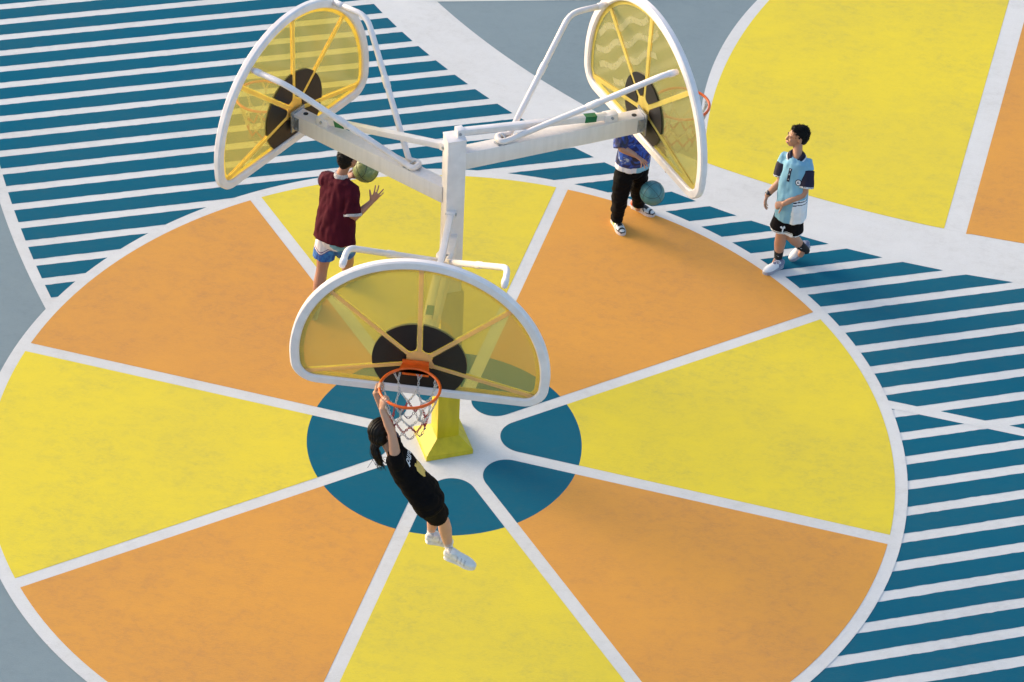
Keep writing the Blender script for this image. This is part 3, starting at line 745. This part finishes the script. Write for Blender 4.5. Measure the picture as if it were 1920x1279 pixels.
    def fs(p):
        for (e, d) in ends:
            r_ = p-e; h = r_@d; rad = np.linalg.norm(r_-d*h)
            if rad < .16 and h > -.05:
                h2 = h+.0
                if h2 > -.009: return 1
                if -.022 < h2 < -.014: return 1
        return 0
    so = garment('shorts', t, [BLK, WHT], body, vox=.006, amp=.007, seed=7., fn=fs, smooth=1)
    em = [[(-.006, .046), (-.016, .034), (-.019, .018), (-.008, .010), (-.004, -.046), (.005, -.046), (.004, .010), (.002, .020)], [(.002, .024), (.012, .040), (.026, .036), (.024, .024), (.012, .014), (.005, .012)]]
    decal('emblem', em, hipL+(knL-hipL)*.60+F*.1+R*.050, R, U, F, so, WHT, body, .004)
    SOCK = mat('black ribbed sock', (.005, .005, .006), .8, .2, 60)
    for an, kn in ((anR, knR), (anL, knL)):
        d = unit(kn-an); b = MB(); b.loft([an-d*.05, an, an+d*.06, an+d*.115], [.038, .040, .044, .047], R, 16, ('round', 'flat')); sk = b.build('sock', SOCK, body, True)
        decal('sock_mark', [[(-.016, 0), (-.006, -.006), (.018, .008), (-.006, 0)]], an+d*.045+F*.02, R, U, unit(V(-.1, -.9, .4)), sk, WHT, sk, .002)
    SW = mat('white shoe leather', (.68, .69, .74), .45, .08, 20); SB = mat('blue grey shoe mesh', (.17, .19, .30), .6, .15, 40); SL = mat('pale grey rubber sole', (.30, .31, .38), .6, .1, 30); SR = mat('red shoe lining', (.45, .06, .05), .6)
    fn1 = lambda t_, x, z: 1 if (t_ < .22 and z > .035) or (.2 < t_ < .33 and .03 < z < .07) or z < .022 else 0
    for nm, he, to, an, UU_ in (('shoe', V(3.132, 2.803, .006), V(2.947, 2.655, .006), anR, U), ('shoe', V(3.392, 2.99, .130), V(3.215, 2.885, .012), anL, U)):
        s_o = shoe(nm, he, to, an, body, [SW, SB], fn1, .046, SL, UU_, True, SB)
        Rr, Dd, Ud = frame(to-he); b = MB(); c0 = he+Dd*.46*np.linalg.norm(to-he)+Ud*.078; b.loft([c0-Ud*.01, c0+Ud*.012], [.016, .015], Rr, 16, ('flat', 'flat')); b.build('dial', SB, s_o, 'auto')
    # watch on the right wrist
    d = unit(wrR-elR); wc = wrR-d*.025; b = MB(); b.loft([wc-d*.011, wc+d*.011], [.0285, .0275], F, 20, ('flat', 'flat')); w = b.build('watch', mat('black watch strap', (.012, .011, .012), .4), body, True)
    b = MB(); sw = unit(np.cross(d, V(0, 0, 1))); fw = unit(V(-.75, -.5, .55)-d*(V(-.75, -.5, .55)@d)); b.box(wc+fw*.029, (.017, .019, .006), [np.cross(d, fw), d, fw], bev=.003); b.build('watch_face', mat('watch glass', (.02, .018, .03), .12), w, 'auto')
boy()

# ---- player in a maroon shirt, back to the camera, throwing the mottled ball
def maroon():
    base = (-1.17, 1.95, .005)
    R, F, U = frame(V(.55, .84, 0))
    neck = V(-1.095, 2.005, 1.385); pel = V(-1.138, 1.795, .86); hd = V(-1.030, 2.045, 1.550); sp = neck-pel
    shL = V(-1.228, 2.030, 1.300); shR = V(-.985, 1.890, 1.315)
    elR, wrR = V(-.965, 1.755, 1.085), V(-.805, 1.895, 1.185); elL, wrL = V(-1.240, 2.235, 1.16), V(-1.065, 2.150, 1.255)
    hipR, hipL = pel+R*.075-U*.01, pel-R*.075-U*.01
    knR, anR, knL, anL = V(-1.02, 1.965, .49), V(-1.06, 2.165, .11), V(-1.250, 1.755, .47), V(-1.300, 1.650, .11)
    mb = MB()
    mb.loft([pel-U*.03, pel+sp*.25, pel+sp*.6, pel+sp*.86, neck-U*.02], [(.13, .10), (.12, .09), (.14, .09), (.14, .08), (.06, .055)], R, 18)
    P, ax = head(mb, hd, unit(V(.62, .72, -.10)), unit(V(.03, .12, 1)), neck, .98, .048)
    for a, j, c in ((shR, elR, wrR), (shL, elL, wrL)): limb(mb, a, j, c, (.044, .040, .033, .032, .022), F)
    for a, j, c in ((hipR, knR, anR), (hipL, knL, anL)): limb(mb, a, j, c, (.080, .068, .048, .053, .032), R)
    hand(mb, wrR, unit(V(.55, .38, .68)), V(-.38, .85, -.18), V(-.7, -.2, .6), (4, 8, 8), 1.5, 1.03, (.6, .8, .1), [(4, 6, 6), (16, 14, 8), (2, 6, 6), (14, 14, 10)])
    hand(mb, wrL, unit(V(.7, -.1, .45)), V(.5, .2, -.6), V(0, 0, 1), (30, 35, 25), .4, .98)
    for an in (anR, anL): mb.loft([an, an-U*.05], [.034, .034], R, 10)
    body = new_person(mb, SKIN_D, 'player seen from behind in a loose maroon shirt with one open hand raised', base)
    face_bits(P, ax, .98, body); short_hair(P, ax, .98, body, HAIR, 900, .010)
    MAR = mat('maroon cotton', (.062, .0055, .014), .9, .14, 10, .05, 260, spec=.12); GRY = mat('patterned grey trim', (.50, .47, .50), .8, .3, 90)
    t = MB(); hem = pel-U*.045
    t.loft([hem, pel+sp*.12, pel+sp*.4, pel+sp*.7, pel+sp*.88, neck-U*.03, neck-U*.005], [(.215, .150), (.208, .145), (.192, .135), (.188, .125), (.176, .104), (.105, .080), (.062, .058)], R, 22, ('flat', 'flat'))
    for sh, el in ((shR, elR), (shL, elL)):
        d = unit(el-sh); t.loft([neck-U*.060, sh, sh+d*.1, sh+(el-sh)*.82], [(.07, .07), (.074, .068), (.078, .074), (.088, .082)], F, 16, ('round', 'flat'))
    garment('shirt', t, MAR, body, amp=.017, f=(10, 10, 3.4), seed=11., fine=.55)
    for sh, el in ((shR, elR), (shL, elL)):
        d = unit(el-sh); e = sh+(el-sh)*.82; b = MB(); b.loft([e-d*.004, e+d*.020], [(.091, .085), (.092, .086)], F, 20, ('flat', 'flat')); b.build('cuff', GRY, body, 'auto')
    b = MB(); cc = neck+U*.004
    b.loft([cc-U*.018, cc+U*.004, cc+U*.028], [(.070, .064), (.064, .060), (.056, .053)], R, 22, ('flat', 'flat')); b.build('collar', GRY, body, 'auto')
    m, N, L, B = nodes_of('white and blue printed shorts cloth')
    SHW = mat('white shorts cloth', (.66, .60, .62), .75, .08, 12); SHB = mat('blue shorts print', (.008, .055, .26), .8, .5, 22, col2=(.04, .20, .46)); SHP = mat('purple shorts stripe', (.10, .02, .14), .75); SHL = mat('pale blue shorts print', (.16, .36, .47), .75, .3, 18)
    t = MB()
    t.loft([pel-U*.05, pel+U*.05], [(.150, .120), (.15, .115)], R, 18, ('round', 'flat')); 
    for hp, kn, sg in ((hipR, knR, 1), (hipL, knL, -1)):
        e = hp+(kn-hp)*.66; t.loft([hp+U*.02, hp+(kn-hp)*.3, e], [(.092, .10), (.100, .105), (.106, .108)], R, 18, ('round', 'flat'))
    def fs(p):
        d = p-pel; x, y, z = d@R, d@F, d@U; wv = .018*math.sin(x*22)+.010*math.sin(x*51+1)
        if x > .035: return 3 if x+z*.8 > -.0+.02*math.sin(z*40) else (0 if z > -.12+wv else 1)
        if -.150+wv < z < -.142+wv or -.130+wv < z < -.120+wv: return 2
        return 0 if z > -.150+wv else 1
    garment('shorts', t, [SHW, SHB, SHP, SHL], body, vox=.006, amp=.009, seed=17., fn=fs)
    GS = mat('olive grey shoe', (.66, .64, .56), .6, .2, 30); GD = mat('grey shoe panel', (.36, .35, .32), .6)
    WS = mat('white sock', (.68, .67, .66), .8)
    for an, kn in ((anR, knR), (anL, knL)):
        d = unit(kn-an); b = MB(); b.loft([an-d*.05, an, an+d*.09], [.037, .037, .043], R, 16, ('round', 'flat')); b.build('sock', WS, body, True)
    for he, to, an in ((V(-1.315, 1.585, .006), V(-1.300, 1.845, .006), anL), (V(-1.065, 2.115, .006), V(-1.045, 2.375, .006), anR)):
        shoe('shoe', he, to, an, body, [GS, GD], lambda t_, x, z: 1 if t_ < .2 and z > .03 else 0, .046, mat('pale rubber sole', (.6, .59, .55), .6), U, True, GD)
maroon()

# ---- player in black trousers behind the beam, dribbling the teal ball
def dribbler():
    base = (1.64, 3.40, .005)
    R, F, U = frame(V(.42, -.91, 0))
    neck = V(1.640, 3.360, 1.235); pel = V(1.625, 3.345, .735); hd = V(1.672, 3.335, 1.395); sp = neck-pel
    shR, shL = neck-U*.06+R*.155, neck-U*.06-R*.155
    elR, wrR = V(1.487, 3.180, 1.035), V(1.629, 3.165, .970); elL, wrL = V(1.855, 3.43, .955), V(1.93, 3.36, .82)
    hipR, hipL = pel+R*.075, pel-R*.075
    knR, anR, knL, anL = V(1.528, 3.272, .42), V(1.518, 3.300, .10), V(1.705, 3.462, .42), V(1.728, 3.560, .10)
    mb = MB()
    mb.loft([pel-U*.03, pel+sp*.25, pel+sp*.6, pel+sp*.86, neck-U*.02], [(.13, .10), (.125, .09), (.14, .09), (.14, .08), (.06, .055)], R, 18)
    P, ax = head(mb, hd, unit(V(.55, -.80, -.25)), unit(V(.1, -.1, 1)), neck, .95, .046)
    for a, j, c in ((shR, elR, wrR), (shL, elL, wrL)): limb(mb, a, j, c, (.044, .040, .034, .034, .023), F)
    for a, j, c in ((hipR, knR, anR), (hipL, knL, anL)): limb(mb, a, j, c, (.078, .066, .046, .050, .031), R)
    hand(mb, wrR, unit(V(.80, -.22, -.46)), V(.1, -.3, -.9), V(.1, .8, 0), (10, 16, 12), 1.3, 1.08, (.55, .85, .2), [(0, 8, 8), (8, 12, 10), (20, 14, 12), (40, 16, 12)])
    hand(mb, wrL, unit(V(.4, -.5, -.7)), V(-.3, -.3, -.6), V(-.5, -.6, 0), (18, 24, 18), .3, .95)
    for an in (anR, anL): mb.loft([an, an-U*.05], [.032, .032], R, 10)
    body = new_person(mb, SKIN, 'player in black trousers and a blue patterned top dribbling behind the white beam', base)
    face_bits(P, ax, .95, body); short_hair(P, ax, .95, body, HAIR, 700, .014)
    BL = camo('blue patterned jersey cloth', [(.004, .006, .030), (.004, .006, .035), (.005, .012, .085), (.006, .020, .15), (.01, .08, .45), (.008, .04, .25), (.35, .40, .50)], 9); WH = mat('white shirt hem', (.66, .64, .70), .8, .06, 20); LB = mat('pale blue shirt hem', (.22, .46, .62), .8)
    t = MB(); hem = pel-U*.02
    t.loft([hem, pel+sp*.16, pel+sp*.4, pel+sp*.7, pel+sp*.88, neck-U*.03, neck-U*.005], [(.178, .138), (.174, .132), (.162, .112), (.162, .110), (.155, .095), (.095, .078), (.060, .056)], R, 22, ('flat', 'flat'))
    for sh, el in ((shR, elR), (shL, elL)):
        d = unit(el-sh); t.loft([neck-U*.055, sh, sh+d*.1, sh+(el-sh)*1.05], [(.07, .07), (.074, .070), (.074, .070), (.068, .066)], F, 16, ('round', 'flat'))
    def fs(p):
        d = p-pel; x, y, z = d@R, d@F, d@U
        if z < .040 and abs(x) < .2: return 1 if x > .02 else 2
        return 0
    garment('shirt', t, [BL, WH, LB], body, amp=.013, f=(11, 11, 4), seed=21., fn=fs, fine=.5)
    TR = mat('black track trousers', (.004, .0035, .0045), .85, .3, 14, .06, 200, spec=.12)
    t = MB(); t.loft([pel-U*.06, pel+U*.01], [(.148, .112), (.140, .102)], R, 18, ('round', 'flat'))
    for hp, kn, an in ((hipR, knR, anR), (hipL, knL, anL)):
        t.loft([hp+U*.02, hp+(kn-hp)*.4, kn, kn+(an-kn)*.5, an+U*.03, an-U*.012], [(.084, .094), (.094, .100), (.084, .088), (.075, .077), (.062, .064), (.058, .060)], R, 18, ('round', 'flat'))
    garment('trousers', t, TR, body, vox=.0065, amp=.014, f=(8, 8, 13), seed=31., fine=.5)
    SW = mat('white shoe panel', (.66, .66, .66), .45, .1, 30); SK = mat('black shoe panel', (.015, .014, .016), .5); SO = mat('red orange shoe heel', (.62, .10, .04), .5); SG = mat('lime sock', (.38, .55, .10), .8)
    fn1 = lambda t_, x, z: (2 if t_ < .24 and .034 < z < .080 else 1 if (.24 < t_ < .70 and abs(x) < .027) or (t_ > .70 and z < .040) or (abs(math.sin(t_*13+z*34)) < .36 and z < .075) or z > .085 else 0)
    for he, to, an in ((V(1.484, 3.395, .006), V(1.585, 3.150, .006), anR), (V(1.672, 3.640, .006), V(1.893, 3.495, .006), anL)):
        shoe('shoe', he, to, an, body, [SW, SK, SO], fn1, .047, mat('off white sole', (.62, .56, .56), .6), U, True, SK)
    for an, kn in ((anR, knR), (anL, knL)):
        d = unit(kn-an); b = MB(); b.loft([an-d*.06, an, an+d*.05], [.038, .038, .04], R, 14, ('round', 'flat')); b.build('sock', SG, body, True)
dribbler()

# ---- girl hanging from the lowest rim
def girl():
    RC = V(-.2134, -2.0509, ZS[0]+.07); n = V(math.cos(AZ), math.sin(AZ), 0); sd = V(-math.sin(AZ), math.cos(AZ), 0)
    rc = n*(RHO+.38)+sd*-.024+V(0, 0, ZS[0]+.07)
    base = (-.05, -2.15, .62)
    # body leans back: head end to the left, hips swung out
    neck = V(-.335, -2.190, 1.815); pel = V(-.075, -2.195, 1.375); sp = neck-pel; sU = unit(sp)
    R = unit(V(0, -1, 0)-sU*(V(0, -1, 0)@sU)); F = np.cross(sU, R)*1.0
    if F[0] < 0: F = -F
    U = V(0, 0, 1)
    def rimpt(px): d = px-rc; d[2] = 0; return rc+unit(d)*.2345
    gR, gL = rimpt(V(-.395, -2.200, 0)), rimpt(V(-.46, -2.035, 0))
    hd = V(-.412, -2.155, 1.985)
    shR, shL = V(-.300, -2.285, 1.835), V(-.335, -2.090, 1.835)
    mb = MB()
    mb.loft([pel-sU*.04, pel+sp*.25, pel+sp*.6, pel+sp*.86, neck-sU*.02], [(.125, .098), (.108, .082), (.120, .085), (.115, .075), (.055, .050)], R, 18)
    Fh = unit(V(.74, .62, .16)); P, ax = head(mb, hd, Fh, unit(V(-.28, .05, 1)), neck, .98, .043)
    for gp, sh, el in ((gR, shR, V(-.335, -2.265, 2.065)), (gL, shL, V(-.400, -2.025, 2.06))):
        inn = unit((rc-gp)*V(1, 1, 0)); wr = gp-U*.082-inn*.030
        limb(mb, sh-U*.02, el, wr, (.042, .037, .030, .031, .021), R)
        tT = np.cross(U, inn); tT = tT if (tT@(V(gR-gL) if False else (gL-gR)))*(1 if gp is gR else -1) > 0 else -tT
        hand(mb, wr, U+inn*.10, inn, tT, (38, 62, 55), .12, .95, (.75, .45, .75))
    hipR, hipL = pel+R*.072-sU*.01, pel-R*.072-sU*.01
    knR, anR, knL, anL = V(.078, -2.112, 1.035), V(.126, -2.045, .69), V(.000, -2.000, 1.05), V(-.020, -1.940, .74)
    for a, j, c in ((hipR, knR, anR), (hipL, knL, anL)): limb(mb, a, j, c, (.078, .064, .045, .049, .030), R)
    for an in (anR, anL): mb.loft([an, an-U*.05], [.031, .031], R, 10)
    body = new_person(mb, SKIN_F, 'girl all in black hanging by both hands from the lowest orange rim', base, .0045)
    face_bits(P, ax, .98, body)
    b = MB(); a0, a1, a2 = ax
    b.ell(P(0, -.018, .040), (.084, .103, .088), ax, 22, 16); b.ell(P(0, -.048, -.012), (.081, .078, .085), ax, 20, 14)
    b.loft([P(.0, -.080, -.05), P(.0, -.112, -.095), P(.004, -.120, -.145), P(.008, -.116, -.205), P(.012, -.105, -.270)], [.036, (.038, .032), (.042, .032), (.038, .026), (.018, .010)], a0, 14)
    for sg in (-1, 1): b.loft([P(sg*.070, .020, .055), P(sg*.077, .022, -.02), P(sg*.072, .02, -.085)], [(.018, .024), (.013, .022), (.006, .010)], a1, 10)
    me = remesh(b, .0045, 2)
    for v in me.vertices:
        q = np.array(v.co)-hd; x, z = q@a0, q@a2; y = q@a1
        v.co = v.co+v.normal*(.0028*math.sin((math.atan2(x, z+.3)*60+x*150))+.002*mnoise.noise(Vector((x*90, y*30, z*18))))
    me.materials.append(HAIR_B); link('hair', me, body, True)
    b = MB(); rnd = random.Random(3)
    for i in range(70):
        al = rnd.uniform(-1.5, 1.5); be = rnd.uniform(.1, 1.45)
        q0 = P(.086*math.sin(al)*math.sin(be), -.018+.104*math.cos(be)*(.6 if abs(al) > 1 else .9)*rnd.uniform(.2, 1), .040+.089*math.cos(al)*math.sin(be))
        q1 = P(.080*math.sin(al)*rnd.uniform(.7, 1.08), -.095+rnd.gauss(0, .012), .0+.05*math.cos(al)); q2 = P(rnd.gauss(0, .022), -.105+rnd.gauss(0, .012), -.075)
        q3 = P(rnd.gauss(.006, .030), -.118+rnd.gauss(0, .020), -.16); q4 = P(rnd.gauss(.010, .034), -.105+rnd.gauss(0, .026), -.27+rnd.gauss(0, .03))
        b.tube(smooth_path([q0, q1, q2, q3, q4], .05, 3), .0017, 4)
    for i in range(14):
        al = rnd.uniform(-2.6, 2.6); q0 = P(.080*math.sin(al), -.03+rnd.gauss(0, .05), .04+.088*math.cos(al)); d0 = unit(q0-P(0, -.02, .03)+V(*[rnd.gauss(0, .06) for _ in range(3)]))
        b.tube([q0-d0*.01, q0+d0*.012, q0+d0*.022-a2*.012], .0011, 3)
    b.build('loose_hair', HAIR_B, body, True)
    b = MB(); b.tube([P(.0, -.095, -.070)+ .037*(a0*math.cos(q)+unit(a2*.8-a1*.6)*math.sin(q)) for q in np.linspace(0, 2*PI, 24, endpoint=False)], .008, 8, closed=True); b.build('hair_tie', mat('dark hair tie', (.015, .012, .015), .7), body, True)
    TEE = mat('black cotton', (.0042, .0035, .004), .9, .25, 10, .05, 260, spec=.12)
    t = MB(); hem = pel-sU*.10
    t.loft([hem, pel+sp*.1, pel+sp*.45, pel+sp*.72, pel+sp*.90, neck-sU*.025], [(.158, .128), (.158, .126), (.148, .118), (.146, .108), (.120, .085), (.060, .052)], R, 22, ('flat', 'flat'))
    for sh, el in ((shR, V(-.335, -2.265, 2.065)), (shL, V(-.400, -2.025, 2.06))):
        d = unit(el-sh); t.loft([neck-sU*.10, sh-U*.05, sh-U*.01, sh+d*.055], [(.07, .07), (.075, .07), (.066, .062), (.058, .056)], F, 16, ('round', 'flat'))
    tee = garment('tee_shirt', t, TEE, body, amp=.012, f=(8, 8, 9), seed=41., fine=.5)
    t = MB()
    t.loft([pel-sU*.06, pel+sU*.03], [(.158, .135), (.150, .125)], R, 18, ('round', 'flat'))
    for hp, kn in ((hipR, knR), (hipL, knL)): t.loft([hp+U*.02, hp+(kn-hp)*.35, hp+(kn-hp)*.70], [(.104, .114), (.100, .108), (.098, .100)], R, 18, ('round', 'flat'))
    garment('shorts', t, TEE, body, amp=.009, f=(9, 9, 5), seed=51.)
    # print on the chest: handwritten white word above a yellow figure
    PW = mat('white shirt print', (.75, .75, .76), .7); PY = mat('yellow shirt print', (.75, .50, .12), .7)
    cu = bpy.data.curves.new('t', 'FONT'); cu.body = 'pure'; cu.size = .085; cu.shear = .35; cu.align_x = 'CENTER'; cu.offset = .0012
    to = bpy.data.objects.new('t', cu); COL.objects.link(to); dg = bpy.context.evaluated_depsgraph_get(); tm = bpy.data.meshes.new_from_object(to.evaluated_get(dg)); bpy.data.objects.remove(to)
    polys = [[(tm.vertices[i].co.x, tm.vertices[i].co.y) for i in p.vertices] for p in tm.polygons]
    decal('word_print', polys, neck-sU*.115+F*.06+R*.01, -R, sU, F, tee, PW, body, .007)
    fig = [(-.055, -.045), (-.05, .0), (-.03, .02), (-.035, .045), (-.01, .05), (.0, .03), (.03, .04), (.05, .02), (.045, -.02), (.055, -.06), (.03, -.09), (.0, -.08), (-.02, -.10), (-.045, -.08)]
    tri = [[(0, -.02), fig[i], fig[(i+1) % len(fig)]] for i in range(len(fig))]
    decal('figure_print', tri, neck-sU*.22+F*.06+R*.01, -R, sU, F, tee, PY, body, .006)
    SK = mat('white crew sock', (.70, .70, .71), .8, .06, 60); SS = mat('grey sock stripe', (.42, .43, .46), .8)
    for an, kn in ((anR, knR), (anL, knL)):
        d = unit(kn-an); b = MB(); b.loft([an-d*.06, an-d*.01, an+d*.05, an+d*.11], [.035, .035, .037, .040], R, 18, ('round', 'flat'))
        for hh in (.05, .072): b.loft([an+d*hh, an+d*(hh+.012)], [.0392, .0398], R, 18, (None, None), 1)
        b.build('sock', [SK, SS], body, True)
    SW = mat('cream white shoe', (.70, .69, .66), .5, .07, 25, .04, 90); SG = mat('pale grey shoe panel', (.50, .48, .46), .55, .1, 40)
    fn1 = lambda t_, x, z: 1 if (abs(x) > .026 and .35 < t_ < .7 and math.sin(t_*50) > .3) or (t_ < .15 and z > .06) else 0
    for he, to_, an in ((V(.098, -2.100, .615), V(.352, -2.165, .565), anR), (V(-.062, -1.975, .655), V(.150, -1.930, .595), anL)):
        shoe('shoe', he, to_, an, body, [SW, SG], fn1, .048, mat('white chunky sole', (.74, .72, .70), .55), U, True, SW, 1.16)
girl()

# ------------------------------------------------------------------ camera
pitch, roll, f = .6896763794, .0543885038, 4896.027
fw = V(0, math.cos(pitch), -math.sin(pitch)); r0 = unit(np.cross(fw, (0, 0, 1))); u0 = np.cross(r0, fw)
r1 = math.cos(roll)*r0+math.sin(roll)*u0; u1 = -math.sin(roll)*r0+math.cos(roll)*u0
cd = bpy.data.cameras.new('camera'); cam = bpy.data.objects.new('camera', cd); COL.objects.link(cam)
mw = Matrix.Identity(4)
for i in range(3): mw[i][0], mw[i][1], mw[i][2] = r1[i], u1[i], -fw[i]
mw[0][3], mw[1][3], mw[2][3] = .5510, -17.3282, 15.4802
cam.matrix_world = mw; cd.sensor_width = 36; cd.lens = f/1920*36; cd.clip_start = .5; cd.clip_end = 500
S.camera = cam

# ------------------------------------------------------------------ light
SUN_EL, SUN_AZ = math.radians(15), math.radians(152)      # azimuth counted from +x towards +y
w = bpy.data.worlds.new('World'); S.world = w; w.use_nodes = True
N, L = w.node_tree.nodes, w.node_tree.links
sky = N.new('ShaderNodeTexSky'); sky.sky_type = 'NISHITA'; sky.sun_disc = False
sky.sun_elevation = SUN_EL; sky.sun_rotation = PI/2-SUN_AZ; sky.air_density = 1.0; sky.dust_density = 3.0; sky.ozone_density = 1.0
bg = N['Background']; L.new(sky.outputs['Color'], bg.inputs['Color']); bg.inputs['Strength'].default_value = .15
sl = bpy.data.lights.new('sun', 'SUN'); sl.energy = .95; sl.angle = math.radians(24); sl.color = (1., .86, .68)
so = bpy.data.objects.new('sun', sl); COL.objects.link(so)
sdir = Vector((math.cos(SUN_EL)*math.cos(SUN_AZ), math.cos(SUN_EL)*math.sin(SUN_AZ), math.sin(SUN_EL)))
so.rotation_euler = sdir.to_track_quat('Z', 'Y').to_euler(); so.location = sdir*40
S.view_settings.view_transform = 'Standard'; S.view_settings.look = 'None'; S.view_settings.gamma = 1; S.view_settings.exposure = 1.38
S.render.resolution_x, S.render.resolution_y = 1024, 682
